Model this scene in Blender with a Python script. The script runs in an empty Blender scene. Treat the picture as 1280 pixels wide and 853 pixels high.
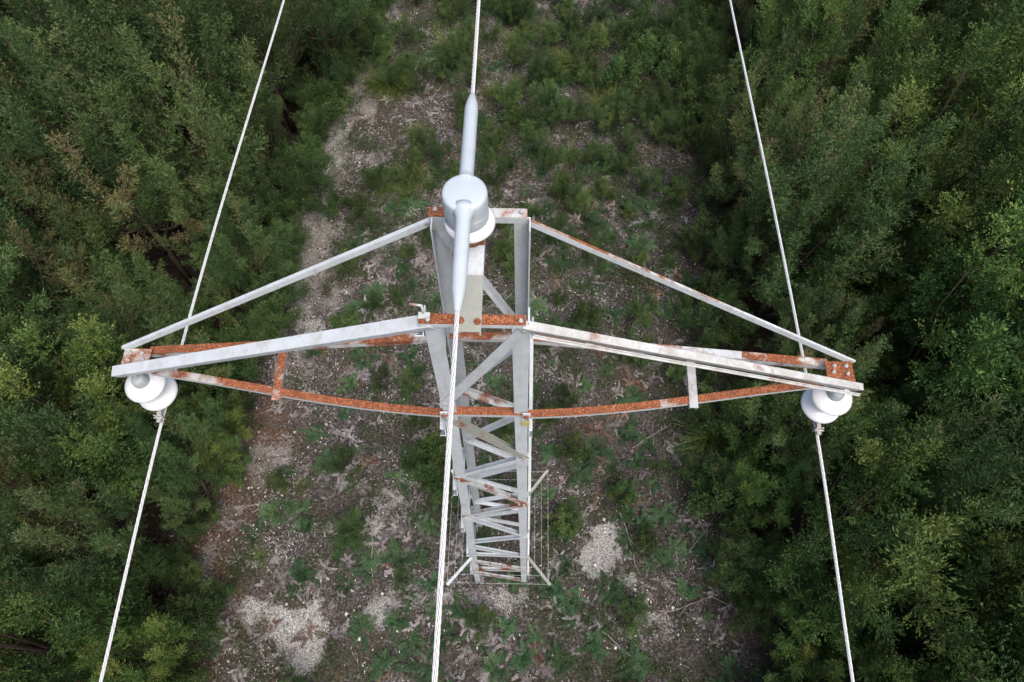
import bpy, math, random
import numpy as np
from mathutils import Vector, Matrix

random.seed(7)
RNG = np.random.default_rng(7)
R = math.radians
scene = bpy.context.scene
COL = scene.collection

# ------------------------------------------------------------------ camera, sky, sun, exposure
CAM_H, PITCH, ROLL = 10.963, R(64.296), 0.0039
cam = bpy.data.cameras.new('camera')
cam.sensor_width = 36.0
cam.lens = 24.0
cam.clip_start = 0.05
cam.clip_end = 3000
cam_o = bpy.data.objects.new('camera', cam)
COL.objects.link(cam_o)
_f = Vector((0, math.cos(PITCH), -math.sin(PITCH)))
_r = Vector((1, 0, 0))
_u = _r.cross(_f)
_r2 = math.cos(ROLL) * _r + math.sin(ROLL) * _u
_u2 = -math.sin(ROLL) * _r + math.cos(ROLL) * _u
cam_o.matrix_world = Matrix(((_r2.x, _u2.x, -_f.x, 0), (_r2.y, _u2.y, -_f.y, 0), (_r2.z, _u2.z, -_f.z, CAM_H), (0, 0, 0, 1)))
scene.camera = cam_o

SUN_EL, SUN_AZ = R(64), R(150)          # azimuth measured from north (+y) towards east (+x)
world = bpy.data.worlds.new('World')
scene.world = world
world.use_nodes = True
wn = world.node_tree
wn.nodes.clear()
sky = wn.nodes.new('ShaderNodeTexSky')
sky.sky_type = 'NISHITA'
sky.sun_disc = False
sky.sun_elevation = SUN_EL
sky.sun_rotation = SUN_AZ
sky.dust_density = 6.0
sky.air_density = 1.0
bg = wn.nodes.new('ShaderNodeBackground')
bg.inputs['Strength'].default_value = 0.13
wo = wn.nodes.new('ShaderNodeOutputWorld')
wn.links.new(sky.outputs[0], bg.inputs[0])
wn.links.new(bg.outputs[0], wo.inputs[0])

sun = bpy.data.lights.new('sun', 'SUN')
sun.energy = 1.15
sun.angle = R(38)
sun.color = (1.0, 0.96, 0.90)
sun_o = bpy.data.objects.new('sun', sun)
COL.objects.link(sun_o)
sd = Vector((math.sin(SUN_AZ) * math.cos(SUN_EL), math.cos(SUN_AZ) * math.cos(SUN_EL), math.sin(SUN_EL)))
sun_o.rotation_euler = sd.to_track_quat('Z', 'Y').to_euler()

scene.view_settings.view_transform = 'Standard'
scene.view_settings.look = 'None'
scene.view_settings.gamma = 1.0
scene.view_settings.use_curve_mapping = False
scene.view_settings.exposure = 0.66
scene.cycles.max_bounces = 5
scene.cycles.diffuse_bounces = 3
scene.cycles.glossy_bounces = 2
scene.cycles.transmission_bounces = 2
scene.cycles.use_adaptive_sampling = True
scene.cycles.use_denoising = True
scene.cycles.denoiser = 'OPENIMAGEDENOISE'
scene.cycles.denoising_prefilter = 'ACCURATE'

# ------------------------------------------------------------------ helpers
def link(o, parent=None):
    COL.objects.link(o)
    if parent is not None:
        o.parent = parent
    return o

def tag(o, label=None, cat=None, group=None, kind=None):
    if label: o['label'] = label
    if cat: o['category'] = cat
    if group: o['group'] = group
    if kind: o['kind'] = kind
    return o

def empty(name, loc=(0, 0, 0), rz=0.0):
    o = bpy.data.objects.new(name, None)
    o.location = loc
    o.rotation_euler = (0, 0, rz)
    o.empty_display_size = 0.2
    return link(o)

class MB:
    """collects vertices and faces, then links them as one mesh object"""
    def __init__(self):
        self.v, self.f, self.m, self.s = [], [], [], []
    def add(self, vs, fs, mi=0, smooth=False):
        b = len(self.v)
        self.v += [tuple(x) for x in vs]
        for q in fs:
            self.f.append([i + b for i in q]); self.m.append(mi); self.s.append(smooth)
    def prism(self, p0, p1, a, b, a0, a1, b0, b1, mi=0):
        vs = []
        for p in (p0, p1):
            for (x, y) in ((a0, b0), (a1, b0), (a1, b1), (a0, b1)):
                vs.append(p + a * x + b * y)
        self.add(vs, [(3, 2, 1, 0), (4, 5, 6, 7), (0, 1, 5, 4), (1, 2, 6, 5), (2, 3, 7, 6), (3, 0, 4, 7)], mi)
    def angle(self, p0, p1, a, b, w=0.06, t=0.006, w2=None, ma=0, mb=0):
        """steel angle from p0 to p1: flange A lies along a (material ma), flange B along b (material mb)"""
        p0, p1, a, b = Vector(p0), Vector(p1), Vector(a), Vector(b)
        d = (p1 - p0).normalized()
        a = (a - d * a.dot(d)).normalized()
        b = (b - d * b.dot(d)); b = (b - a * b.dot(a)).normalized()
        w2 = w2 or w
        n = max(1, int((p1 - p0).length / 0.25))
        self.prism(p0, p1, a, b, 0, w, 0, t, ma)
        self.prism(p0, p1, a, b, 0, t, t, w2, mb)
    def box(self, c, sx, sy, sz, mi=0):
        c = Vector(c)
        self.prism(c - Vector((0, 0, sz / 2)), c + Vector((0, 0, sz / 2)), Vector((1, 0, 0)), Vector((0, 1, 0)), -sx / 2, sx / 2, -sy / 2, sy / 2, mi)
    def tube(self, pts, r, n=8, mi=0, caps=True):
        pts = [Vector(p) for p in pts]
        rs = r if isinstance(r, (list, tuple)) else [r] * len(pts)
        d = (pts[1] - pts[0]).normalized()
        up = Vector((0, 0, 1)) if abs(d.z) < 0.9 else Vector((1, 0, 0))
        x = d.cross(up).normalized()
        rings = []
        for i, p in enumerate(pts):
            d = (pts[min(i + 1, len(pts) - 1)] - pts[max(i - 1, 0)]).normalized()
            x = (x - d * x.dot(d)).normalized()
            y = d.cross(x)
            rings += [p + (x * math.cos(2 * math.pi * k / n) + y * math.sin(2 * math.pi * k / n)) * rs[i] for k in range(n)]
        fs = []
        for i in range(len(pts) - 1):
            for k in range(n):
                fs.append((i * n + k, i * n + (k + 1) % n, (i + 1) * n + (k + 1) % n, (i + 1) * n + k))
        self.add(rings, fs, mi, True)
        if caps:
            b = len(self.v) - len(rings)
            self.f.append([b + k for k in reversed(range(n))]); self.m.append(mi); self.s.append(False)
            e = len(self.v) - n
            self.f.append([e + k for k in range(n)]); self.m.append(mi); self.s.append(False)
    def lathe(self, prof, n=32, mi=0, loc=(0, 0, 0)):
        loc = Vector(loc)
        vs = []
        for (r, z) in prof:
            vs += [loc + Vector((r * math.cos(2 * math.pi * k / n), r * math.sin(2 * math.pi * k / n), z)) for k in range(n)]
        fs = []
        for i in range(len(prof) - 1):
            for k in range(n):
                fs.append((i * n + k, i * n + (k + 1) % n, (i + 1) * n + (k + 1) % n, (i + 1) * n + k))
        self.add(vs, fs, mi, True)
        b = len(self.v) - len(vs)
        self.f.append([b + k for k in reversed(range(n))]); self.m.append(mi); self.s.append(False)
        e = len(self.v) - n
        self.f.append([e + k for k in range(n)]); self.m.append(mi); self.s.append(False)
    def build(self, name, mats, parent=None, bevel=0.0):
        me = bpy.data.meshes.new(name)
        me.from_pydata(self.v, [], self.f)
        for m in (mats if isinstance(mats, (list, tuple)) else [mats]):
            me.materials.append(m)
        me.polygons.foreach_set('material_index', self.m)
        me.polygons.foreach_set('use_smooth', self.s)
        me.update()
        o = bpy.data.objects.new(name, me)
        link(o, parent)
        if bevel:
            bv = o.modifiers.new('bevel', 'BEVEL'); bv.width = bevel; bv.segments = 1; bv.limit_method = 'ANGLE'
        return o

# ------------------------------------------------------------------ materials
def new_mat(name):
    m = bpy.data.materials.new(name)
    m.use_nodes = True
    nt = m.node_tree
    return m, nt, nt.nodes['Principled BSDF']

def N(nt, typ, **kw):
    n = nt.nodes.new(typ)
    for k, v in kw.items():
        if k in n.inputs: n.inputs[k].default_value = v
        else: setattr(n, k, v)
    return n

def ramp(nt, src, stops):
    n = nt.nodes.new('ShaderNodeValToRGB')
    e = n.color_ramp.elements
    while len(e) < len(stops): e.new(0.5)
    for x, (p, c) in zip(e, stops):
        x.position = p
        x.color = (*c, 1) if len(c) == 3 else c
    nt.links.new(src, n.inputs[0])
    return n

def mix(nt, fac, a, b, blend='MIX'):
    n = nt.nodes.new('ShaderNodeMix'); n.data_type = 'RGBA'; n.blend_type = blend
    for sock, val in ((n.inputs['Factor'], fac), (n.inputs['A'], a), (n.inputs['B'], b)):
        if hasattr(val, 'is_linked'): nt.links.new(val, sock)
        else: sock.default_value = val if isinstance(val, (int, float)) else (*val, 1)
    return n.outputs['Result']

def noise(nt, scale, detail=4, rough=0.6, vec=None, dist=0.0):
    n = N(nt, 'ShaderNodeTexNoise', Scale=scale, Detail=detail, Roughness=rough, Distortion=dist)
    if vec is not None: nt.links.new(vec, n.inputs['Vector'])
    return n.outputs[0]

def obj_coord(nt):
    return nt.nodes.new('ShaderNodeTexCoord').outputs['Object']

def steel(name, rust, base=(0.575, 0.625, 0.67), dirt=0.4, dull=(0.34, 0.36, 0.35)):
    """galvanised steel, `rust` 0..1 is how much of it has gone to orange-brown rust"""
    m, nt, b = new_mat(name)
    v = obj_coord(nt)
    st = ramp(nt, noise(nt, 9, 6, 0.7, v), [(0.42, (0, 0, 0)), (0.72, (dirt, dirt, dirt))])
    c = mix(nt, st.outputs[0], base, dull)
    fine = ramp(nt, noise(nt, 120, 3, 0.6, v), [(0.3, (0.92, 0.92, 0.92)), (0.7, (1.03, 1.03, 1.03))])
    c = mix(nt, 1.0, c, fine.outputs[0], 'MULTIPLY')
    oi = nt.nodes.new('ShaderNodeObjectInfo')
    c = mix(nt, 1.0, c, ramp(nt, oi.outputs['Random'], [(0, (0.86, 0.86, 0.85)), (1, (1.08, 1.08, 1.08))]).outputs[0], 'MULTIPLY')
    stn = N(nt, 'ShaderNodeMapping'); stn.inputs['Scale'].default_value = (14, 14, 2.2); nt.links.new(v, stn.inputs[0])
    c = mix(nt, ramp(nt, noise(nt, 1.6, 5, 0.6, stn.outputs[0]), [(0.5, (0, 0, 0)), (0.72, (0.45, 0.45, 0.45))]).outputs[0], c, (0.36, 0.33, 0.27))
    rc = ramp(nt, noise(nt, 120, 5, 0.85, v), [(0.36, (0.030, 0.009, 0.005)), (0.46, (0.165, 0.046, 0.018)), (0.55, (0.37, 0.120, 0.046)), (0.66, (0.62, 0.34, 0.21))])
    rcol = mix(nt, ramp(nt, noise(nt, 14, 4, 0.6, v), [(0.45, (0, 0, 0)), (0.7, (0.7, 0.7, 0.7))]).outputs[0], rc.outputs[0], (0.12, 0.045, 0.022))
    lo = 0.78 - 0.6 * rust
    mask = ramp(nt, noise(nt, 5.5, 7, 0.62, v), [(max(0.0, lo - 0.05), (0, 0, 0)), (lo + 0.07, (1, 1, 1))])
    c = mix(nt, mask.outputs[0], c, rcol)
    nt.links.new(c, b.inputs['Base Color'])
    rr = ramp(nt, mask.outputs[0], [(0, (0.5, 0.5, 0.5)), (1, (0.95, 0.95, 0.95))])
    nt.links.new(rr.outputs[0], b.inputs['Roughness'])
    b.inputs['Metallic'].default_value = 0.0
    bp = N(nt, 'ShaderNodeBump', Strength=0.35, Distance=0.004)
    nt.links.new(noise(nt, 150, 4, 0.7, v), bp.inputs['Height'])
    nt.links.new(bp.outputs[0], b.inputs['Normal'])
    return m

M = {}
M['clean'] = steel('galvanised_steel', 0.10)
M['spotty'] = steel('galvanised_steel_rust_spots', 0.42, base=(0.56, 0.59, 0.61), dirt=0.6)
M['patchy'] = steel('galvanised_steel_rust_patches', 0.60, base=(0.52, 0.53, 0.50), dirt=0.8)
M['rust'] = steel('rusty_steel', 1.0)
M['weathered'] = steel('weathered_galvanised_steel', 0.25, base=(0.50, 0.52, 0.525), dirt=0.85, dull=(0.27, 0.25, 0.21))
M['dull'] = steel('dull_galvanised_steel', 0.22, base=(0.34, 0.355, 0.32), dirt=0.7, dull=(0.27, 0.28, 0.24))

def plain(name, col, rough=0.5, var=0.08, scale=30, spec=0.5, coat=0.0, metallic=0.0):
    m, nt, b = new_mat(name)
    v = obj_coord(nt)
    r = ramp(nt, noise(nt, scale, 5, 0.65, v), [(0.3, (1 - var,) * 3), (0.7, (1 + var,) * 3)])
    nt.links.new(mix(nt, 1.0, col, r.outputs[0], 'MULTIPLY'), b.inputs['Base Color'])
    b.inputs['Roughness'].default_value = rough
    b.inputs['Specular IOR Level'].default_value = spec
    b.inputs['Coat Weight'].default_value = coat
    b.inputs['Metallic'].default_value = metallic
    return m
M['porcelain'] = plain('white_glazed_porcelain', (0.66, 0.68, 0.695), 0.25, 0.03, 14, 0.6, 0.3)
M['cover'] = plain('blue_grey_polymer', (0.45, 0.51, 0.56), 0.38, 0.06, 9)
M['cap'] = plain('insulator_cap_metal', (0.33, 0.37, 0.39), 0.5, 0.2, 40)
M['wire'] = plain('aluminium_strand', (0.66, 0.67, 0.68), 0.45, 0.08, 200, 0.6)
M['core'] = plain('strand_gap_shade', (0.10, 0.10, 0.10), 0.8, 0.1, 50)  # core coloured dark to stand in for shade in the gaps between strands
M['bolt'] = plain('bolt_metal', (0.40, 0.39, 0.38), 0.5, 0.35, 60)
M['yellow'] = plain('faded_yellow_tag', (0.50, 0.45, 0.20), 0.6, 0.2, 60)

# ------------------------------------------------------------------ ground
def hgt(x, y):
    x = np.asarray(x, float); y = np.asarray(y, float)
    return (0.07 * np.sin(0.9 * x + 0.5 * y + 1.0) * np.cos(0.7 * y - 0.3 * x)
            + 0.035 * np.sin(2.3 * x - 1.7 * y) + 0.025 * np.cos(3.1 * y + 1.9 * x + 2.0)
            + 0.012 * np.sin(6.7 * x + 2.2) * np.sin(5.9 * y))

def ray_dir(px, py):
    return _f + _r2 * ((px - 640) / 853.3) + _u2 * ((426.5 - py) / 853.3)
def ground_at(px, py, z=0.0):
    """where the ground (or the level z) lies that the photograph shows at this pixel"""
    d = ray_dir(px, py); t = (z - CAM_H) / d.z
    return d.x * t, d.y * t

L_EDGE = ([-4, -0.2, 1.0, 2.0, 3.0, 5.2, 6.7, 9.9, 12.9, 16, 20], [-4.3, -4.35, -4.6, -4.75, -4.25, -4.2, -4.1, -3.75, -2.9, -2.6, -2.6])
R_EDGE = ([-4, 0.4, 2.5, 4.5, 6.8, 9.0, 12.9, 16, 20], [3.5, 3.45, 3.1, 3.6, 3.4, 3.7, 4.1, 4.3, 4.4])
def left_edge(y): return np.interp(y, *L_EDGE)
def right_edge(y): return np.interp(y, *R_EDGE)

def seg_dist(x, y, pts):
    best = np.full(np.shape(x), 1e9)
    for (ax, ay), (bx, by) in zip(pts[:-1], pts[1:]):
        dx, dy = bx - ax, by - ay
        t = np.clip(((x - ax) * dx + (y - ay) * dy) / (dx * dx + dy * dy), 0, 1)
        best = np.minimum(best, np.hypot(x - ax - t * dx, y - ay - t * dy))
    return best

def vnoise(x, y, seed=0):
    """smooth value noise in 0..1"""
    rg = np.random.default_rng(seed)
    tab = rg.random((256, 256))
    xi, yi = np.floor(x).astype(int), np.floor(y).astype(int)
    fx, fy = x - xi, y - yi
    fx, fy = fx * fx * (3 - 2 * fx), fy * fy * (3 - 2 * fy)
    a = tab[xi % 256, yi % 256]; b = tab[(xi + 1) % 256, yi % 256]
    c = tab[xi % 256, (yi + 1) % 256]; d = tab[(xi + 1) % 256, (yi + 1) % 256]
    return (a * (1 - fx) + b * fx) * (1 - fy) + (c * (1 - fx) + d * fx) * fy
def fbm(x, y, seed=0):
    return (vnoise(x, y, seed) * 0.5 + vnoise(x * 2.1, y * 2.1, seed + 1) * 0.27 + vnoise(x * 4.3, y * 4.3, seed + 2) * 0.15 + vnoise(x * 9, y * 9, seed + 3) * 0.08)

TRACK = [ground_at(*p) for p in ((515, -40), (485, 20), (462, 80), (432, 160), (405, 240), (392, 300), (385, 380), (375, 450), (350, 520), (320, 590))]
TRACK2 = [ground_at(*p) for p in ((500, 430), (480, 520), (470, 620), (465, 690))]
REDS = [ground_at(*p) for p in ((320, 530), (285, 620), (255, 700), (240, 790))]
def blob(x, y, px, py, rx, ry, z=0):
    cx, cy = ground_at(px, py)
    return np.exp(-(((x - cx) / rx) ** 2 + ((y - cy) / ry) ** 2) ** 1.5)
def gravel_mask(x, y):
    n = fbm(x * 1.3 + 40, y * 1.3, 11)
    g = np.exp(-(seg_dist(x, y, TRACK) / 0.55) ** 2) * np.clip(.1 + 2.2 * (fbm(x * 3.2, y * 3.2, 13) - .18), .1, 1.5) * np.clip(0.28 + 1.7 * (n - 0.36), 0, .85)
    g = np.maximum(g, 0.62 * np.exp(-(seg_dist(x, y, TRACK2) / 0.25) ** 2) * np.clip(2.2 * (n - .3), 0, 1))
    g = np.maximum(g, 0.42 * np.exp(-(seg_dist(x, y, REDS) / 0.4) ** 2) * np.clip(2.5 * (n - .3), 0, 1))
    return np.clip(g * 1.2, 0, 1)
def pale_mask(x, y):
    w = (fbm(x * 3.2 + 7, y * 3.2 + 3, 21) - 0.45) * 0.9
    xx, yy = x + w, y + w * 0.7
    p = blob(xx, yy, 375, 778, 0.42, 0.40)
    p = np.maximum(p, 0.85 * blob(xx, yy, 315, 765, 0.30, 0.22))
    p = np.maximum(p, 0.7 * blob(xx, yy, 365, 825, 0.35, 0.3))
    p = np.maximum(p, 1.0 * blob(xx, yy, 750, 683, 0.31, 0.42))
    p = np.maximum(p, 0.55 * blob(xx, yy, 772, 735, 0.2, 0.2))
    p = np.maximum(p, 0.45 * blob(xx, yy, 480, 760, 0.35, 0.4))
    p = np.maximum(p, 0.45 * blob(xx, yy, 620, 745, 0.6, 0.3))
    p = np.maximum(p, 0.5 * blob(xx, yy, 480, 640, 0.25, 0.5))
    p = np.maximum(p, 0.4 * blob(xx, yy, 830, 770, 0.6, 0.4))
    p = np.maximum(p, 0.55 * blob(xx, yy, 400, 255, 0.30, 0.9))
    p = np.maximum(p, 0.5 * blob(xx, yy, 428, 180, 0.26, 0.9))
    p = np.maximum(p, 0.45 * blob(xx, yy, 390, 410, 0.3, 0.6))
    p = np.maximum(p, 0.45 * blob(xx, yy, 488, 30, 0.3, 1.2))
    p = p * np.clip(0.35 + 1.9 * (fbm(x * 4 + 3, y * 4, 23) - .10), .45, 1.25)
    return np.clip(p, 0, 1)
def red_mask(x, y):
    return np.clip(np.exp(-(seg_dist(x, y, REDS) / 0.55) ** 2) + 0.6 * blob(x, y, 930, 720, 0.5, 0.8), 0, 1)

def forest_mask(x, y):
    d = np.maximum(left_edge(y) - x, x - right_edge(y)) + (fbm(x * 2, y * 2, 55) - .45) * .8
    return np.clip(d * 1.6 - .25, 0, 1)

def ground_material():
    m, nt, b = new_mat('heath_soil')
    v = nt.nodes.new('ShaderNodeNewGeometry').outputs['Position']
    big = noise(nt, 1.1, 6, 0.65, v)
    fine = noise(nt, 26, 6, 0.75, v)
    grit = noise(nt, 75, 4, 0.8, v)
    soil = ramp(nt, fine, [(0.33, (0.017, 0.014, 0.012)), (0.46, (0.052, 0.045, 0.040)), (0.57, (0.125, 0.112, 0.108)), (0.70, (0.27, 0.255, 0.255))])
    moss = ramp(nt, grit, [(0.3, (0.022, 0.024, 0.010)), (0.7, (0.075, 0.070, 0.030))])
    c = mix(nt, ramp(nt, big, [(0.45, (0, 0, 0)), (0.62, (0.55, 0.55, 0.55))]).outputs[0], soil.outputs[0], moss.outputs[0])
    ar = N(nt, 'ShaderNodeAttribute', attribute_name='red')
    redc = ramp(nt, fine, [(0.3, (0.06, 0.030, 0.018)), (0.5, (0.17, 0.085, 0.052)), (0.72, (0.32, 0.22, 0.17))])
    rf = N(nt, 'ShaderNodeMath', operation='MULTIPLY'); nt.links.new(ar.outputs['Fac'], rf.inputs[0]); nt.links.new(ramp(nt, big, [(0.35, (0.25,) * 3), (0.6, (0.95,) * 3)]).outputs[0], rf.inputs[1])
    c = mix(nt, rf.outputs[0], c, redc.outputs[0])
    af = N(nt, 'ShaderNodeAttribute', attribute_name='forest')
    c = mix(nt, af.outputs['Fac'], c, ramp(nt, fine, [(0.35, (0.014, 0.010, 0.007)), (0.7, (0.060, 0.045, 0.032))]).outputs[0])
    ag = N(nt, 'ShaderNodeAttribute', attribute_name='gravel')
    gv = ramp(nt, grit, [(0.33, (0.06, 0.05, 0.043)), (0.48, (0.20, 0.18, 0.165)), (0.60, (0.40, 0.375, 0.35)), (0.74, (0.62, 0.60, 0.57))])
    add = N(nt, 'ShaderNodeMath', operation='ADD'); nt.links.new(ag.outputs['Fac'], add.inputs[0]); nt.links.new(fine, add.inputs[1])
    c = mix(nt, ramp(nt, add.outputs[0], [(0.80, (0, 0, 0)), (1.06, (1, 1, 1))]).outputs[0], c, gv.outputs[0])
    ap = N(nt, 'ShaderNodeAttribute', attribute_name='pale')
    pv = ramp(nt, noise(nt, 48, 5, 0.85, v), [(0.38, (0.07, 0.06, 0.05)), (0.47, (0.27, 0.26, 0.25)), (0.58, (0.55, 0.55, 0.535)), (0.72, (0.78, 0.78, 0.77))])
    add2 = N(nt, 'ShaderNodeMath', operation='ADD'); nt.links.new(ap.outputs['Fac'], add2.inputs[0]); nt.links.new(fine, add2.inputs[1])
    c = mix(nt, ramp(nt, add2.outputs[0], [(0.80, (0, 0, 0)), (1.22, (1, 1, 1))]).outputs[0], c, pv.outputs[0])
    nt.links.new(c, b.inputs['Base Color'])
    b.inputs['Roughness'].default_value = 0.95
    b.inputs['Specular IOR Level'].default_value = 0.2
    bp = N(nt, 'ShaderNodeBump', Strength=0.8, Distance=0.03)
    nt.links.new(grit, bp.inputs['Height']); nt.links.new(bp.outputs[0], b.inputs['Normal'])
    return m

def build_ground():
    xs = np.concatenate([[-600, -250, -100, -50, -25, -16], np.arange(-13, 13.01, 0.09), [16, 25, 50, 100, 250, 600]])
    ys = np.concatenate([[-600, -250, -100, -40, -15, -8, -5], np.arange(-3, 19.01, 0.09), [22, 28, 40, 80, 200, 600]])
    X, Y = np.meshgrid(xs, ys)
    Z = hgt(X, Y) + 0.02 * (fbm(X * 5, Y * 5, 5) - 0.5)
    far = np.clip((np.hypot(X, Y - 8) - 16) / 10, 0, 1)
    Z = Z * (1 - far)
    nx, ny = len(xs), len(ys)
    me = bpy.data.meshes.new('ground')
    co = np.stack([X.ravel(), Y.ravel(), Z.ravel()], 1).astype(np.float32)
    i = np.arange(nx - 1)[None, :] + nx * np.arange(ny - 1)[:, None]
    q = np.stack([i, i + 1, i + nx + 1, i + nx], -1).reshape(-1, 4)
    fill_mesh(me, co, q)
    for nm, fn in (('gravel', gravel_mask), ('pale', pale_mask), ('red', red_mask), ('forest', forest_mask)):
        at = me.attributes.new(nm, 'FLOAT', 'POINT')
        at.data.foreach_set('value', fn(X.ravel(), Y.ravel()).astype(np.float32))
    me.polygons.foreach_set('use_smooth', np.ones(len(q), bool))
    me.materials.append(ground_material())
    o = bpy.data.objects.new('ground', me)
    link(o); tag(o, kind='structure')

def fill_mesh(me, co, faces):
    """faces: (n,k) index array with a fixed number of corners"""
    n, k = faces.shape
    me.vertices.add(len(co)); me.vertices.foreach_set('co', np.ascontiguousarray(co, np.float32).ravel())
    me.loops.add(n * k); me.loops.foreach_set('vertex_index', np.ascontiguousarray(faces, np.int32).ravel())
    me.polygons.add(n)
    me.polygons.foreach_set('loop_start', np.arange(n, dtype=np.int32) * k)
    me.update(calc_edges=True)
    me.validate()
build_ground()

# ------------------------------------------------------------------ vegetation meshes
def norm(a): return a / np.maximum(np.linalg.norm(a, axis=-1, keepdims=True), 1e-9)
def rand_perp(d, rg):
    r = rg.normal(size=d.shape)
    return norm(r - d * (r * d).sum(-1, keepdims=True))

class Leaves:
    """collects leaf-sized diamonds (numpy) and writes them into one mesh with a colour value per leaf"""
    def __init__(self): self.co, self.t = [], []
    def add(self, base, axis, side, L, W, tint, droop=None):
        base, axis, side = np.asarray(base), norm(np.asarray(axis)), norm(np.asarray(side))
        L = np.broadcast_to(np.asarray(L, float), (len(base),))[:, None]; W = np.broadcast_to(np.asarray(W, float), (len(base),))[:, None]
        tip = base + axis * L
        if droop is not None: tip = tip - np.array([0, 0, 1.0]) * L * droop
        mid = base + axis * L * 0.45
        q = np.stack([base, mid + side * W / 2, tip, mid - side * W / 2], 1)
        self.co.append(q.reshape(-1, 3)); self.t.append(np.broadcast_to(np.asarray(tint, float), (len(base),)))
    def mesh(self, name, mat):
        co = np.concatenate(self.co); t = np.concatenate(self.t)
        me = bpy.data.meshes.new(name)
        fill_mesh(me, co, np.arange(len(co)).reshape(-1, 4))
        at = me.attributes.new('tint', 'FLOAT', 'FACE'); at.data.foreach_set('value', t.astype(np.float32))
        me.materials.append(mat)
        return me

def leaf_mat(name, stops, var=0.25, rough=0.55, spec=0.25, trans=0.12):
    """leaf colour from a value per leaf; each plant a little lighter or darker, yellower or bluer than the next"""
    m, nt, b = new_mat(name)
    at = N(nt, 'ShaderNodeAttribute', attribute_name='tint')
    c = ramp(nt, at.outputs['Fac'], stops).outputs[0]
    oi = nt.nodes.new('ShaderNodeObjectInfo')
    hs = nt.nodes.new('ShaderNodeHueSaturation')
    mr = N(nt, 'ShaderNodeMapRange'); mr.inputs['To Min'].default_value = 1 - var; mr.inputs['To Max'].default_value = 1 + var
    nt.links.new(oi.outputs['Random'], mr.inputs['Value'])
    nt.links.new(mr.outputs[0], hs.inputs['Value'])
    mm = N(nt, 'ShaderNodeMath', operation='MULTIPLY'); mm.inputs[1].default_value = 7.31
    nt.links.new(oi.outputs['Random'], mm.inputs[0])
    fr = N(nt, 'ShaderNodeMath', operation='FRACT'); nt.links.new(mm.outputs[0], fr.inputs[0])
    mh = N(nt, 'ShaderNodeMapRange'); mh.inputs['To Min'].default_value = 0.485; mh.inputs['To Max'].default_value = 0.515
    nt.links.new(fr.outputs[0], mh.inputs['Value']); nt.links.new(mh.outputs[0], hs.inputs['Hue'])
    nt.links.new(c, hs.inputs['Color'])
    nt.links.new(hs.outputs[0], b.inputs['Base Color'])
    b.inputs['Roughness'].default_value = rough
    b.inputs['Specular IOR Level'].default_value = spec
    if trans:
        out = nt.nodes['Material Output']
        tr = nt.nodes.new('ShaderNodeBsdfTranslucent'); nt.links.new(hs.outputs[0], tr.inputs[0])
        ms = nt.nodes.new('ShaderNodeMixShader'); ms.inputs[0].default_value = trans
        nt.links.new(b.outputs[0], ms.inputs[1]); nt.links.new(tr.outputs[0], ms.inputs[2])
        nt.links.new(ms.outputs[0], out.inputs['Surface'])
    return m

M['leaf_feather'] = leaf_mat('feathery_leaf', [(0.0, (0.022, 0.042, 0.013)), (0.45, (0.068, 0.120, 0.038)), (0.85, (0.140, 0.198, 0.070)), (1.0, (0.19, 0.14, 0.075))], 0.36)
M['leaf_broad'] = leaf_mat('broad_leaf', [(0.0, (0.020, 0.044, 0.012)), (0.5, (0.068, 0.128, 0.032)), (0.9, (0.142, 0.200, 0.048)), (1.0, (0.16, 0.18, 0.05))], 0.34)
M['leaf_shrub'] = leaf_mat('shrub_leaf', [(0.0, (0.028, 0.054, 0.018)), (0.5, (0.062, 0.110, 0.034)), (1.0, (0.125, 0.180, 0.054))], 0.35)
M['fern'] = leaf_mat('green_fern_frond', [(0.0, (0.022, 0.058, 0.022)), (0.5, (0.045, 0.098, 0.042)), (1.0, (0.095, 0.165, 0.070))], 0.35)
M['deadfern'] = leaf_mat('dead_fern_frond', [(0.0, (0.070, 0.055, 0.050)), (0.5, (0.17, 0.152, 0.152)), (1.0, (0.38, 0.36, 0.365))], 0.4, 0.8, 0.1, 0.0)
M['brownfern'] = leaf_mat('brown_fern_frond', [(0.0, (0.08, 0.042, 0.028)), (0.5, (0.18, 0.105, 0.075)), (1.0, (0.27, 0.18, 0.14))], 0.3, 0.8, 0.1, 0.0)
M['sedge'] = leaf_mat('sedge_blade', [(0.0, (0.030, 0.055, 0.014)), (0.6, (0.075, 0.125, 0.026)), (1.0, (0.17, 0.19, 0.055))], 0.2)
M['herb'] = leaf_mat('low_herb', [(0.0, (0.026, 0.044, 0.016)), (0.5, (0.052, 0.094, 0.032)), (1.0, (0.120, 0.160, 0.050))], 0.0)
M['litter'] = leaf_mat('dead_litter', [(0.0, (0.030, 0.020, 0.015)), (0.3, (0.078, 0.064, 0.057)), (0.55, (0.185, 0.168, 0.168)), (0.8, (0.33, 0.31, 0.31)), (1.0, (0.60, 0.59, 0.58))], 0.0, 0.9, 0.1, 0.0)
M['bark'] = plain('grey_bark', (0.15, 0.13, 0.115), 0.9, 0.35, 25, 0.1)
M['bark_dark'] = plain('brown_bark', (0.075, 0.055, 0.045), 0.9, 0.35, 25, 0.1)
M['deadwood'] = plain('bleached_dead_wood', (0.33, 0.30, 0.28), 0.9, 0.3, 40, 0.1)
M['stone'] = leaf_mat('quartz_stone', [(0.0, (0.16, 0.13, 0.11)), (0.4, (0.36, 0.345, 0.33)), (1.0, (0.74, 0.735, 0.72))], 0.0, 0.85, 0.2, 0.0)

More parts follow.
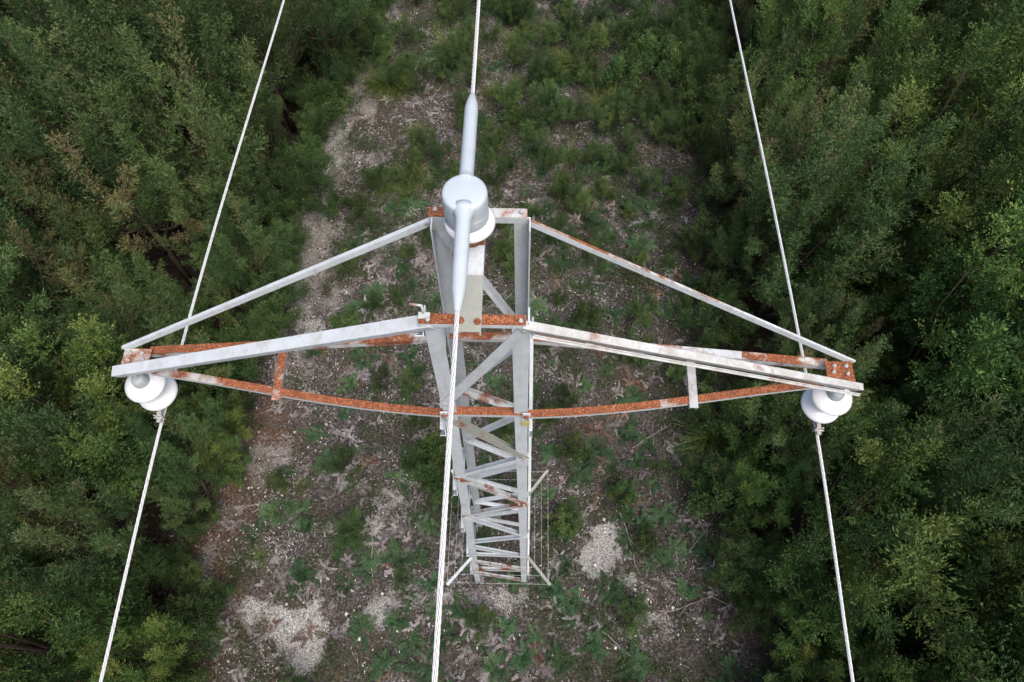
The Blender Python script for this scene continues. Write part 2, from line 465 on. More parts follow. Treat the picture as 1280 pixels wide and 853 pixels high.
def tree_variant(seed, h, rad, n_stem, plume_len, plume_rad, up, leafL, leafW, n_twig, n_leaf, mat, bark, low=0.25, bend=0.25, tip_brown=0.0, fill=1.0):
    """several ascending stems from one foot; plumes of twigs clothed with small leaves along and at the ends of the stems.
       returns (trunk mesh, crown mesh)"""
    rg = np.random.default_rng(seed)
    tb = MB(); lv = Leaves()
    lean = rg.normal(0, 0.06, 2)
    trunk_top = np.array([lean[0] * h, lean[1] * h, h * 0.42])
    tb.tube([(0, 0, -0.15), tuple(trunk_top * 0.5 + np.array([rg.normal(0, .03), rg.normal(0, .03), 0])), tuple(trunk_top)], [0.013 * h, 0.010 * h, 0.007 * h], 7)
    P, D, LN, RD, TT = [], [], [], [], []
    for s in range(n_stem):
        ang = 2 * math.pi * (s + rg.uniform(-.35, .35)) / n_stem * 1.618 * 3
        rr = rad * math.sqrt((s + 0.4) / n_stem) * rg.uniform(0.75, 1.05)
        top = h * (1 - 0.42 * (rr / rad) ** 1.6) * rg.uniform(0.84, 1.05)
        f0 = rg.uniform(0.15, 0.9)
        start = trunk_top * f0
        end = np.array([math.cos(ang) * rr + lean[0] * h, math.sin(ang) * rr + lean[1] * h, max(top - plume_len * 0.55, h * 0.25)])
        mid = start * 0.45 + end * 0.55 + np.array([math.cos(ang), math.sin(ang), 0]) * rr * 0.12 - np.array([0, 0, 0.08 * h])
        pts = [(1 - t) ** 2 * start + 2 * t * (1 - t) * mid + t * t * end for t in np.linspace(0, 1, 6)]
        tb.tube([tuple(p) for p in pts], list(np.linspace(0.0048 * h, 0.0014 * h, 6)), 5)
        d = norm(pts[-1] - pts[-3] + np.array([0, 0, up * 0.6]) + rg.normal(0, .12, 3))
        tone = rg.normal(0.52, 0.22)
        P.append(end - d * plume_len * 0.15); D.append(d); LN.append(plume_len * rg.uniform(.8, 1.2)); RD.append(plume_rad * rg.uniform(.85, 1.15)); TT.append(tone)
        # lesser plumes down the stem
        nb = int(rg.integers(2, 5) * fill)
        for b in range(nb):
            t = rg.uniform(low, 0.95)
            p = (1 - t) ** 2 * start + 2 * t * (1 - t) * mid + t * t * end
            az = ang + rg.normal(0, 0.9)
            d2 = norm(np.array([math.cos(az) * rg.uniform(.4, 1.1), math.sin(az) * rg.uniform(.4, 1.1), up * rg.uniform(.5, 1.1)]))
            ln = plume_len * rg.uniform(.55, .9)
            tb.tube([tuple(p), tuple(p + d2 * ln * 0.6)], [0.0018 * h, 0.0007 * h], 4, caps=False)
            P.append(p); D.append(d2); LN.append(ln); RD.append(plume_rad * rg.uniform(.7, 1.0)); TT.append(tone + rg.normal(-.04, .07))
    for p, d, ln, rd, tone in zip(P, D, LN, RD, TT):
        k = int(n_twig * ln / plume_len)
        s = rg.uniform(0.02, 1.0, k) ** 0.8
        out = rand_perp(np.tile(d, (k, 1)), rg)
        prof = np.sin(np.pi * np.clip(0.16 + 0.80 * s, 0, 1)) ** 0.7
        tl = rd * (0.35 + 0.75 * prof) * rg.uniform(.6, 1.25, k)
        base = p + d * (s * ln)[:, None]
        td = norm(out + d * rg.uniform(.45, 1.1, k)[:, None] + np.array([0, 0, 0.25]))
        tt = np.clip(tone + rg.normal(0, .13, k), 0, 0.97)
        if tip_brown > 0:
            tt = np.where(rg.random(k) < tip_brown * s, 1.0, tt)
        # leaves along each twig
        u = rg.uniform(0.15, 1.0, (k, n_leaf))
        lb = base[:, None, :] + td[:, None, :] * (u * tl[:, None])[:, :, None] + rg.normal(0, 0.012, (k, n_leaf, 3))
        la = norm(np.repeat(td, n_leaf, 0) * 1.0 + rand_perp(np.repeat(td, n_leaf, 0), rg) * rg.uniform(.3, 1.0, (k * n_leaf, 1)))
        lv.add(lb.reshape(-1, 3), la, rand_perp(la, rg), leafL * rg.uniform(.7, 1.3, k * n_leaf), leafW * rg.uniform(.7, 1.3, k * n_leaf),
               np.clip(np.repeat(tt, n_leaf) + rg.normal(0, .07, k * n_leaf), 0, 1))
    ob = tb.build('trunk', bark)
    tm = ob.data; bpy.data.objects.remove(ob)
    return tm, lv.mesh('crown', mat)

# three looks: feathery upright plumes, bushy broad-leaved, thin crowned with grey branches showing
FEATHER = [tree_variant(100 + i, 4.8, 1.05 + .12 * (i % 3), 13 + i % 4, 1.45, 0.23, 1.8, 0.042, 0.0105, 100, 13, M['leaf_feather'], M['bark_dark'], tip_brown=0.06 if i == 2 else 0.0) for i in range(5)]
BUSHY = [tree_variant(200 + i, 4.4, 1.15 + .12 * (i % 3), 15 + i % 3, 0.80, 0.30, 1.0, 0.036, 0.0135, 66, 19, M['leaf_broad'], M['bark_dark']) for i in range(5)]
THIN = [tree_variant(300 + i, 4.5, 1.1, 14, 0.85, 0.24, 1.2, 0.038, 0.0125, 52, 12, M['leaf_feather'], M['bark'], low=0.35, fill=1.0) for i in range(3)]
SHRUB = [tree_variant(400 + i, 1.25, 0.42 + .06 * (i % 3), 12, 0.40, 0.12, 1.8, 0.030, 0.0085, 34, 10, M['leaf_shrub'], M['bark_dark'], low=0.1) for i in range(4)]
LOWSHRUB = [tree_variant(450 + i, 0.75, 0.42, 13, 0.24, 0.12, 1.0, 0.030, 0.014, 22, 9, M['leaf_shrub'], M['bark_dark'], low=0.2) for i in range(3)]

def frond(lv, rg, base, az, L, elev, curl, tint, dense=1.0, wf=0.25):
    """one twice-divided triangular frond with leaflets as small diamonds"""
    n = int(15 * dense)
    t = np.linspace(0.15, 1, n)
    hd = np.array([math.cos(az), math.sin(az), 0])
    el = elev - curl * t
    step = np.diff(np.concatenate([[0], t])) * L
    pos = base + np.cumsum((hd[None] * np.cos(el)[:, None] + np.array([0, 0, 1.0])[None] * np.sin(el)[:, None]) * step[:, None], 0)
    ax = norm(hd[None] * np.cos(el)[:, None] + np.array([0, 0, 1.0])[None] * np.sin(el)[:, None])
    sd = np.array([-math.sin(az), math.cos(az), 0])
    wid = L * wf * (1 - t) ** 0.75 + 0.008
    for sgn in (-1, 1):
        pd = norm(sd[None] * sgn + ax * 0.45 + rg.normal(0, .10, (n, 3)))
        m = 7
        u = np.linspace(0.12, 1, m)
        lb = (pos[:, None] + pd[:, None] * (wid[:, None] * u[None])[..., None]).reshape(-1, 3)
        lb[:, 2] -= (np.tile(u, n) ** 2) * np.repeat(wid, m) * 0.25
        for s2 in (-1, 1):
            la = norm(np.repeat(ax, m, 0) * s2 * 0.9 + np.repeat(pd, m, 0) * 0.8 + rg.normal(0, .16, (n * m, 3)))
            Ll = np.repeat(wid, m) * 0.28 * (1.15 - np.tile(u, n)) + 0.009
            lv.add(lb, la, rand_perp(la, rg) * 0.5 + np.cross(la, [0, 0, 1.0]), Ll, Ll * 0.30, np.clip(tint + np.repeat(rg.normal(0, .16, n), m) + rg.normal(0, .16, n * m), 0, 1))
    # stalk
    lv.add(pos[:-1], np.diff(pos, axis=0), np.tile(sd, (n - 1, 1)), np.linalg.norm(np.diff(pos, axis=0), axis=1) * 1.6, 0.007, max(tint - .25, 0))

def fern_variant(seed, nf, L, elev, curl, mat, name, tone=0.5, dense=1.0, wf=0.25):
    rg = np.random.default_rng(seed)
    lv = Leaves()
    for k in range(nf):
        az = 2.39996 * k + rg.uniform(-.4, .4)
        frond(lv, rg, np.array([rg.normal(0, .05), rg.normal(0, .05), 0.0]), az, L * rg.uniform(.55, 1.2), elev * rg.uniform(.45, 1.4), curl * rg.uniform(.7, 1.3), np.clip(tone + rg.normal(0, .24), 0, 1), dense, wf)
    return lv.mesh(name, mat)
FERN = [fern_variant(500 + i, 15 + 2 * (i % 3), 0.21, 1.0, 1.2, M['fern'], 'fern', 0.35 + .1 * i) for i in range(5)]
DEADFERN = [fern_variant(520 + i, 12 + i % 4, 0.23, 1.0, 1.6, M['deadfern'], 'dead_fern', 0.36 + .12 * i, 0.7, 0.12) for i in range(5)]
BROWNFERN = [fern_variant(540 + i, 7 + i % 2, 0.25, 0.8, 1.5, M['brownfern'], 'brown_fern', 0.5, 0.7, 0.14) for i in range(3)]

def sedge_variant(seed, n, L):
    rg = np.random.default_rng(seed)
    lv = Leaves()
    az = rg.uniform(0, 2 * math.pi, n); el = rg.uniform(0.35, 1.35, n); ln = L * rg.uniform(.6, 1.1, n)
    base = np.stack([rg.normal(0, .04, n), rg.normal(0, .04, n), np.zeros(n)], 1)
    tint = np.clip(rg.normal(.55, .25, n), 0, 1)
    p = base
    for s in range(4):
        e = el - s * 0.32 * rg.uniform(.6, 1.3, n)
        d = np.stack([np.cos(az) * np.cos(e), np.sin(az) * np.cos(e), np.sin(e)], 1)
        side = np.stack([-np.sin(az), np.cos(az), np.zeros(n)], 1)
        lv.add(p, d, side, ln / 4 * 1.35, 0.010 * (1 - .18 * s), np.clip(tint + .06 * s, 0, 1))
        p = p + d * (ln / 4)[:, None]
    return lv.mesh('sedge_tussock', M['sedge'])
SEDGE = [sedge_variant(600 + i, 170 - 20 * i, 0.50) for i in range(3)]

# ------------------------------------------------------------------ placing plants
def zone(x, y):
    """where in the picture a plant of the clearing stands, in words one can find"""
    yy = 'near the bottom edge' if y < 0.9 else 'level with the pylon foot' if y < 2.3 else 'below the crossarm' if y < 4.2 else 'behind the crossarm' if y < 7.2 else 'beyond the pylon' if y < 10.5 else 'at the far end'
    if x < -3.0: xx = 'by the left forest'
    elif x < -1.6: xx = 'in the left half'
    elif x < -0.2: xx = 'left of the pylon'
    elif x < 1.3: xx = 'right of the pylon'
    elif x < 2.5: xx = 'in the right half'
    else: xx = 'by the right forest'
    return xx, yy
def tzone(x, y):
    yy = 'by the bottom edge' if y < 0.8 else 'below the arm tip' if y < 2.6 else 'around the arm tip' if y < 4.8 else 'above the arm tip' if y < 7.5 else 'towards the top' if y < 11 else 'at the very top'
    a = abs(x - (left_edge(y) if x < 0 else right_edge(y)))
    xx = 'on the edge' if a < 1.25 else 'one row in' if a < 2.6 else 'deep in the forest'
    return xx, yy

placed_labels = {}
def place(kind, mesh, loc, rz, sc, look, cat, tilt=0.05):
    o = bpy.data.objects.new(kind, mesh)
    o.location = loc
    o.rotation_euler = (random.gauss(0, tilt), random.gauss(0, tilt), rz)
    o.scale = (sc, sc, sc * random.uniform(.85, 1.15))
    link(o)
    xx, yy = zone(loc[0], loc[1])
    lab = f'{look} {xx} {yy}'
    tag(o, lab, cat, f'{look}s {xx} {yy}')
    return o

def place_tree(kind, var, loc, rz, sc, label, cat, group, zs=1.0):
    tm, cm = var
    root = bpy.data.objects.new(kind, None)
    root.empty_display_size = 0.3
    root.location = loc
    root.rotation_euler = (random.gauss(0, .03), random.gauss(0, .03), rz)
    root.scale = (sc, sc, sc * zs)
    link(root)
    a = bpy.data.objects.new('trunk' if 'tree' in kind else 'stem', tm); link(a, root)
    c = bpy.data.objects.new('crown' if 'tree' in kind else 'foliage', cm); link(c, root)
    tag(root, label, cat, group)
    return root

def poisson(xmin, xmax, ymin, ymax, r, inside, tries=9000, seed=1, existing=()):
    rg = np.random.default_rng(seed)
    pts = list(existing)
    n0 = len(pts)
    for _ in range(tries):
        x, y = rg.uniform(xmin, xmax), rg.uniform(ymin, ymax)
        rr = r(x, y) if callable(r) else r
        if not inside(x, y): continue
        if all((x - a) ** 2 + (y - b) ** 2 > rr * rr for a, b in pts):
            pts.append((x, y))
    return pts[n0:]

def forest(side):
    edge = left_edge if side < 0 else right_edge
    def inside(x, y):
        e = float(edge(y))
        return x < e - (0.15 if y < 3.4 else .5) if side < 0 else x > e + (0.5 if y < 3.5 else .8)
    pts = poisson(-11 if side < 0 else 3, -3 if side < 0 else 11, -2.2, 17.5, lambda x, y: 1.25, inside, seed=31 + side)
    n_big = len(pts)
    pts = pts + poisson(-10 if side < 0 else 3, -3 if side < 0 else 10, -2.0, 16, .66, inside, 6000, 91 + side, pts)
    for i, (x, y) in enumerate(pts):
        a = abs(x - float(edge(y)))
        inner = min(1.0, a / 2.6)
        sc = 0.60 + 0.46 * inner + random.uniform(-.22, .32)
        if i >= n_big: sc = random.uniform(.42, .62)
        u = fbm(np.array(x * .45 + 9), np.array(y * .45), 61) + random.gauss(0, .07)
        if side < 0: kind = 'F' if (u > 0.47 and y > 2) or random.random() < .25 else 'B'
        else: kind = 'B' if y < 4 and random.random() < .85 else ('F' if u > .5 else 'T' if u > .45 else 'B')
        xx, yy = tzone(x, y)
        sname = 'left' if side < 0 else 'right'
        big = 'tall' if sc > 1.0 else 'mid-sized' if sc > 0.78 else 'small'
        if kind == 'F': var, look = random.choice(FEATHER), 'feathery grey-green'
        elif kind == 'B': var, look = random.choice(BUSHY), 'bushy bright green'
        else: var, look = random.choice(THIN), 'thin pale-branched'
        look = f'{big} {look} tree'
        lab = f'{look} {xx} on the {sname} {yy}'
        place_tree({'F': 'feathery_tree', 'B': 'bushy_tree', 'T': 'thin_crowned_tree'}[kind], var, (x, y, float(hgt(x, y))), random.uniform(0, 6.28), sc, lab, 'tree', f'{look}s {xx} on the {sname} {yy}', random.uniform(.92, 1.12))
    return pts
forest(-1)
forest(1)

def clear(x, y, m=0.0):
    return float(left_edge(y)) + m < x < float(right_edge(y)) - m
def near_tower(x, y): return abs(x + .15) < .35 and abs(y - 1.6) < .35

# upright shrubs along both edges and scattered in the clearing
SHRUB_PX = [(405, 70, 1.5), (430, 95, 1.3), (385, 120, 1.3), (420, 30, 1.5), (450, 45, 1.2), (395, 170, 1.1), (365, 210, 1.2), (352, 260, 1.0), (570, 75, 1.1), (590, 95, .9), (555, 95, .8), (515, 40, .8),
            (655, 60, 1.0), (690, 150, 1.0), (665, 180, .9), (640, 130, .9), (720, 40, 1.0), (750, 20, 1.2), (800, 50, 1.4), (830, 70, 1.4), (850, 30, 1.6), (860, 110, 1.3), (780, 80, 1.2), (820, 130, 1.0), (880, 60, 1.5),
            (870, 180, 1.2), (880, 250, 1.2), (890, 320, 1.1), (900, 380, 1.0), (500, 215, .7), (520, 190, .7), (470, 270, .6), (640, 20, 1.0), (680, 95, .9), (615, 180, .7), (730, 200, .8), (760, 150, .8), (780, 210, .8), (700, 230, .7)]
for (px, py, s) in SHRUB_PX:
    x, y = ground_at(px, py + 14)
    xx, yy = zone(x, y)
    look = 'upright green heath shrub' if s >= 1.0 else 'small upright green heath shrub'
    place_tree('heath_shrub', random.choice(SHRUB), (x, y, float(hgt(x, y))), random.uniform(0, 6.28), s * random.uniform(.55, .8), f'{look} {xx} {yy}', 'shrub', f'{look}s {xx} {yy}')
for side in (-1, 1):
    rg = np.random.default_rng(44 + side)
    for yy_ in np.arange(-1.2, 14.5, 0.30):
        if rg.random() < .25: continue
        e = float(left_edge(yy_) if side < 0 else right_edge(yy_))
        x, y = e + side * (-.05 + abs(rg.normal(0, .28))), yy_ + rg.normal(0, .12)
        look = 'low heath shrub on the forest edge'
        xx, yz = zone(x, y)
        place_tree('heath_shrub', random.choice(SHRUB + LOWSHRUB), (x, y, float(hgt(x, y))), random.uniform(0, 6.28), rg.uniform(.6, 1.25), f'{look} {xx} {yz}', 'shrub', f'{look} {xx} {yz}')
LOW_PX = [(545, 590, 1.25), (560, 610, .9), (530, 570, .9), (555, 565, 1.0), (790, 60, 1.3), (810, 85, 1.3), (835, 100, 1.2), (770, 105, 1.1), (860, 75, 1.3), (745, 60, .9), (870, 130, 1.1), (845, 160, 1.0), (730, 90, .9), (715, 560, .7), (940, 690, .9), (1000, 780, .9), (960, 740, .8)]
for (px, py, s) in LOW_PX:
    x, y = ground_at(px, py + 8)
    xx, yy = zone(x, y)
    place_tree('low_shrub', random.choice(LOWSHRUB), (x, y, float(hgt(x, y))), random.uniform(0, 6.28), s * random.uniform(.85, 1.1), f'low round bright green shrub {xx} {yy}', 'shrub', f'low round shrubs {xx} {yy}')

rg_ = np.random.default_rng(52)
dw = poisson(-4.4, 4.2, -.8, 15.0, lambda x, y: .55 - .02 * y, lambda x, y: clear(x, y, .1) and not near_tower(x, y) and float(pale_mask(np.array(x), np.array(y))) < .25 and float(gravel_mask(np.array(x), np.array(y))) < .3 and rg_.random() < (.15 + .085 * max(y - 1, 0)) * (1.0 if x > -.5 else .55), 2600, 53)
for (x, y) in dw[:150]:
    xx, yy = zone(x, y)
    look = random.choice(['dwarf green heath bush', 'dwarf bright green bush'])
    place_tree('dwarf_bush', random.choice(SHRUB if 'heath' in look else LOWSHRUB), (x, y, float(hgt(x, y)) - .02), random.uniform(0, 6.28), random.uniform(.35, .75), f'{look} {xx} {yy}', 'bush', f'{look}es {xx} {yy}')

# green ferns read off the photograph, then scattered ones
FERN_PX = [(368, 585), (345, 590), (410, 572), (430, 665), (440, 640), (372, 640), (445, 600), (440, 560), (375, 715), (440, 665), (460, 700), (500, 690), (510, 745), (450, 775), (515, 800), (420, 690), (520, 640), (540, 650), (530, 690),
           (700, 745), (715, 740), (690, 735), (705, 765), (690, 560), (710, 555), (735, 560), (770, 580), (800, 575), (790, 640), (760, 560), (855, 560), (870, 545), (905, 610), (880, 590), (820, 600), (945, 680), (930, 700), (840, 680), (860, 730), (800, 650),
           (670, 790), (640, 780), (600, 800), (560, 790), (575, 760), (700, 820), (740, 800), (790, 820), (820, 690), (760, 740), (780, 830), (655, 820), (615, 830), (530, 830), (480, 820),
           (730, 480), (760, 460), (800, 440), (710, 420), (690, 450), (850, 400), (830, 330), (800, 300), (720, 350), (760, 330), (700, 300), (740, 270), (810, 250), (840, 230), (690, 260), (660, 230), (770, 390), (730, 400), (860, 350), (620, 470), (600, 450), (630, 550), (615, 600),
           (480, 420), (450, 440), (510, 440), (470, 480), (500, 500), (520, 460), (430, 510), (440, 470), (470, 360), (500, 330), (490, 300), (520, 350), (450, 380), (430, 400), (395, 540), (500, 560), (345, 640), (320, 660), (385, 655)]
fpts = []
for (px, py) in FERN_PX:
    x, y = ground_at(px + random.uniform(-5, 5), py + 6)
    fpts.append((x, y))
def fern_in(x, y):
    d = fbm(np.array(x * .8), np.array(y * .8), 71)
    return clear(x, y, 0.1) and not near_tower(x, y) and d > (0.40 if x > -.3 else 0.52) and float(pale_mask(np.array(x), np.array(y))) < .3 and float(gravel_mask(np.array(x), np.array(y))) < .45
more = poisson(-4.6, 4.2, -1.0, 15.5, 0.34, fern_in, 7000, 5, fpts)
random.shuffle(more)
for (x, y) in fpts + more[:165]:
    if near_tower(x, y): continue
    s = random.uniform(.6, 1.35) * (1.0 if y < 7 else 1.2)
    place('green_fern', random.choice(FERN), (x, y, float(hgt(x, y)) - .01), random.uniform(0, 6.28), s, 'green feathery fern clump', 'fern')

def dead_in(x, y):
    d = fbm(np.array(x * .9 + 30), np.array(y * .9), 81)
    return clear(x, y, 0.0) and not near_tower(x, y) and d > 0.36 and float(pale_mask(np.array(x), np.array(y))) < .35
dpts = poisson(-4.6, 4.2, -1.0, 13.0, 0.22, dead_in, 9000, 6)
random.shuffle(dpts)
for (x, y) in dpts[:290]:
    place('dead_fern', random.choice(DEADFERN), (x, y, float(hgt(x, y)) - .01), random.uniform(0, 6.28), random.uniform(.5, .95), 'dead mauve-grey fern clump', 'dead fern', .12)
def build_dead_mat():
    rg = np.random.default_rng(77)
    lv = Leaves()
    x, y = scatter_xy(9000, rg, -5.0, 4.4, -1.2, 14.5)
    d = fbm(x * .9 + 30, y * .9, 81); m2 = fbm(x * 2.3, y * 2.3, 83)
    ok = (x > left_edge(y) + .05) & (x < right_edge(y) - .05) & (rg.random(len(x)) < np.clip(3.0 * (d - .34), .05, 1) * np.clip(4 * (m2 - .36), .1, 1)) & (pale_mask(x, y) < .4) & (gravel_mask(x, y) < .55)
    for a, b in zip(x[ok][:2200], y[ok][:2200]):
        tone = rg.normal(.5, .25)
        for k in range(rg.integers(3, 8)):
            frond(lv, rg, np.array([a, b, float(hgt(a, b)) + .01]), rg.uniform(0, 6.28), rg.uniform(.09, .19), rg.uniform(.2, .8), rg.uniform(.6, 1.5), np.clip(tone + rg.normal(0, .15), 0, 1), .6, .12)
    o = bpy.data.objects.new('dead_ferns', lv.mesh('dead_ferns', M['deadfern'])); link(o)
    tag(o, 'small collapsed grey fronds lying all over the clearing', 'dead fern', kind='stuff')
bpts = poisson(-4.8, 4.2, -1.0, 13.0, 0.5, lambda x, y: clear(x, y) and not near_tower(x, y), 4000, 8)
random.shuffle(bpts)
for (x, y) in bpts[:75]:
    place('brown_fern', random.choice(BROWNFERN), (x, y, float(hgt(x, y)) - .01), random.uniform(0, 6.28), random.uniform(.6, 1.1), 'withered brown fern clump', 'dead fern', .12)

SEDGE_PX = [(885, 545, 1.5), (485, 105, 1.5), (500, 110, 1.2), (765, 120, 1.4), (750, 130, 1.1), (720, 80, 1.2), (700, 70, .9), (640, 45, 1.0), (520, 215, 1.1), (510, 240, .9), (560, 60, 1.3), (590, 60, 1.0), (660, 150, .9), (730, 250, .8), (200, 790, 1.1), (740, 40, 1.1), (800, 110, 1.0), (615, 110, .9), (710, 190, .9), (470, 100, 1.0),
            (380, 600, .5), (330, 690, .5), (480, 230, .8), (520, 160, .8), (650, 100, .8), (690, 40, 1.0)]
for (px, py, s) in SEDGE_PX:
    x, y = ground_at(px, py + 8)
    place('sedge_tussock', random.choice(SEDGE), (x, y, float(hgt(x, y)) - .01), random.uniform(0, 6.28), s, 'yellow-green arching sedge tussock', 'sedge')

# ------------------------------------------------------------------ ground stuff: litter, herbs, gravel
def scatter_xy(n, rg, xa=-10.5, xb=10.5, ya=-2.2, yb=17):
    return rg.uniform(xa, xb, n), rg.uniform(ya, yb, n)

def build_litter():
    rg = np.random.default_rng(90)
    lv = Leaves()
    x, y = scatter_xy(300000, rg, -6.5, 6.0)
    d = fbm(x * 1.1, y * 1.1, 91)
    keep = rg.random(len(x)) < np.clip(0.12 + 2.0 * (d - .33), 0.05, 1) * (1 - .75 * pale_mask(x, y)) * (1 - .92 * forest_mask(x, y))
    x, y, d = x[keep], y[keep], d[keep]
    n = len(x)
    az = rg.uniform(0, 6.283, n); el = np.abs(rg.normal(0, .35, n))
    ax = np.stack([np.cos(az) * np.cos(el), np.sin(az) * np.cos(el), np.sin(el)], 1)
    thin = rg.random(n) < .45
    L = np.where(thin, rg.uniform(.04, .13, n), rg.uniform(.02, .05, n)); W = np.where(thin, .005, L * .45)
    patch = fbm(x * 2.6 + 5, y * 2.6, 93)
    tint = np.clip(0.34 - .03 * np.clip(x, -2, 2) + 1.3 * (patch - .42) + rg.normal(0, .22, n), 0, .95)
    tint = np.where(rg.random(n) < .05, 1.0, tint)
    lv.add(np.stack([x, y, hgt(x, y) + rg.uniform(.004, .05, n)], 1), ax, np.cross(ax, [0, 0, 1.0]) + rg.normal(0, .25, (n, 3)), L, W, tint)
    o = bpy.data.objects.new('leaf_litter', lv.mesh('leaf_litter', M['litter'])); link(o)
    tag(o, 'dead grey and brown litter strewn over the clearing floor', 'litter', kind='stuff')
build_litter()
build_dead_mat()

def build_herbs():
    rg = np.random.default_rng(95)
    lv = Leaves()
    x, y = scatter_xy(85000, rg, -5.4, 4.8)
    d = fbm(x * .9 + 60, y * .9, 96)
    far = np.clip((y - 4) / 8, 0, 1)
    keep = rg.random(len(x)) < np.clip(2.6 * (d - .30 + .15 * far + .07 * (x > .3)), 0.10, 1) * np.clip(4 * (fbm(x * 3 + 8, y * 3, 98) - .38), .05, 1) * (1 - pale_mask(x, y)) * (1 - .75 * gravel_mask(x, y)) * (1 - forest_mask(x, y))
    x, y = x[keep], y[keep]
    k = 14; n = len(x)
    hh = np.repeat(rg.uniform(.05, .16, n) * (1 + .8 * np.clip((y - 4) / 6, 0, 1)), k)
    X = np.repeat(x, k) + rg.normal(0, .045, n * k); Y = np.repeat(y, k) + rg.normal(0, .045, n * k)
    az = rg.uniform(0, 6.283, n * k); el = rg.uniform(.2, 1.2, n * k)
    ax = np.stack([np.cos(az) * np.cos(el), np.sin(az) * np.cos(el), np.sin(el)], 1)
    tint = np.clip(np.repeat(rg.normal(.45, .22, n), k) + rg.normal(0, .1, n * k), 0, 1)
    lv.add(np.stack([X, Y, hgt(X, Y) + rg.uniform(0, 1, n * k) * hh], 1), ax, rand_perp(ax, rg), rg.uniform(.025, .07, n * k), rg.uniform(.005, .012, n * k), tint)
    o = bpy.data.objects.new('ground_cover', lv.mesh('ground_cover', M['herb'])); link(o)
    tag(o, 'low green heath herbs covering the clearing floor', 'ground cover', kind='stuff')
build_herbs()

def build_stones():
    rg = np.random.default_rng(97)
    x, y = scatter_xy(90000, rg, -6, 5)
    g = (np.maximum(gravel_mask(x, y) * .55, pale_mask(x, y) * .6) + .012) * (1 - forest_mask(x, y))
    keep = rg.random(len(x)) < g
    x, y = x[keep], y[keep]; n = len(x)
    r = 0.0035 + 0.030 * rg.random(n) ** 7.0 + 0.006 * rg.random(n)
    v = np.array([[1, 0, 0], [0, 1, 0], [-1, 0, 0], [0, -1, 0], [0, 0, .8], [0, 0, -.6]], float)
    f = np.array([[0, 1, 4], [1, 2, 4], [2, 3, 4], [3, 0, 4], [1, 0, 5], [2, 1, 5], [3, 2, 5], [0, 3, 5]])
    a = rg.uniform(0, 6.28, n); c, s = np.cos(a), np.sin(a)
    vv = v[None] * (1 + rg.normal(0, .28, (n, 6, 3)))
    xr = vv[..., 0] * c[:, None] - vv[..., 1] * s[:, None]; yr = vv[..., 0] * s[:, None] + vv[..., 1] * c[:, None]
    P = np.stack([xr * r[:, None] + x[:, None], yr * r[:, None] + y[:, None], vv[..., 2] * r[:, None] + (hgt(x, y) + r * .3)[:, None]], -1)
    me = bpy.data.meshes.new('gravel')
    fill_mesh(me, P.reshape(-1, 3), (f[None] + 6 * np.arange(n)[:, None, None]).reshape(-1, 3))
    at = me.attributes.new('tint', 'FLOAT', 'FACE'); at.data.foreach_set('value', np.repeat(np.clip(rg.normal(.55, .3, n), 0, 1), 8).astype(np.float32))
    me.materials.append(M['stone'])
    o = bpy.data.objects.new('gravel', me); link(o)
    tag(o, 'pale quartz gravel along the old track and on the bare patches', 'gravel', kind='stuff')
build_stones()

# loose dead sticks
STICK_PX = [(538, 132, 555, 108), (464, 640, 466, 720), (690, 215, 720, 260), (770, 630, 800, 720), (860, 690, 900, 640), (880, 740, 950, 780), (750, 790, 800, 830), (790, 560, 840, 530), (300, 640, 350, 625), (820, 770, 900, 740), (640, 440, 690, 470), (330, 520, 370, 500), (860, 620, 880, 660), (700, 200, 770, 190)]
for i, (ax, ay, bx, by) in enumerate(STICK_PX):
    a, b = ground_at(ax, ay), ground_at(bx, by)
    mb = MB()
    pts = []
    for t in np.linspace(0, 1, 7):
        x, y = a[0] * (1 - t) + b[0] * t + random.gauss(0, .012), a[1] * (1 - t) + b[1] * t + random.gauss(0, .012)
        pts.append((x, y, float(hgt(x, y)) + .03 + .05 * math.sin(3.14 * t)))
    mb.tube(pts, list(np.linspace(.007, .0035, 7)), 5)
    p = pts[3]
    mb.tube([p, (p[0] + random.uniform(-.2, .2), p[1] + random.uniform(-.2, .2), p[2] + .04)], [.006, .003], 4)
    o = mb.build('dead_stick', M['deadwood'])
    xx, yy = zone(p[0], p[1])
    tag(o, f'bleached dead stick lying {xx} {yy}', 'stick', f'sticks lying {xx} {yy}')

# ------------------------------------------------------------------ the lattice pylon
YAW, TCX, TCY = -0.0157, -0.1487, 1.6013
ZU, ZL = 8.382, 7.214
tower = empty('lattice_pylon', (TCX, TCY, 0), YAW)
tag(tower, 'white galvanised steel lattice pylon with a rusty triangular crossarm', 'pylon')
def hw(z):
    return float(np.interp(z, [0, ZL, ZU], [.3914, .2448, .2287])), float(np.interp(z, [0, ZL, ZU], [.4143, .2592, .2704]))
def corner(sx, sy, z, inset=0.0):
    hx, hy = hw(z)
    return Vector((sx * (hx - inset), sy * (hy - inset), z))
X, Y, Z = Vector((1, 0, 0)), Vector((0, 1, 0)), Vector((0, 0, 1))
STEEL = [M['clean'], M['spotty'], M['patchy'], M['rust'], M['dull'], M['weathered']]
CLEAN, SPOT, PATCH, RUST, DULL, WEATHER = range(6)
BV = 0.0012
for sx in (-1, 1):
    for sy in (-1, 1):
        mb = MB()
        zs = [-0.1, ZL, ZU + (0.01 if sy > 0 else 0.0)]
        for z0, z1 in zip(zs[:-1], zs[1:]):
            mb.angle(corner(sx, sy, z0), corner(sx, sy, z1), X * -sx, Y * -sy, .078, .008, ma=CLEAN, mb=CLEAN)
        mb.build('leg', STEEL, tower, BV)

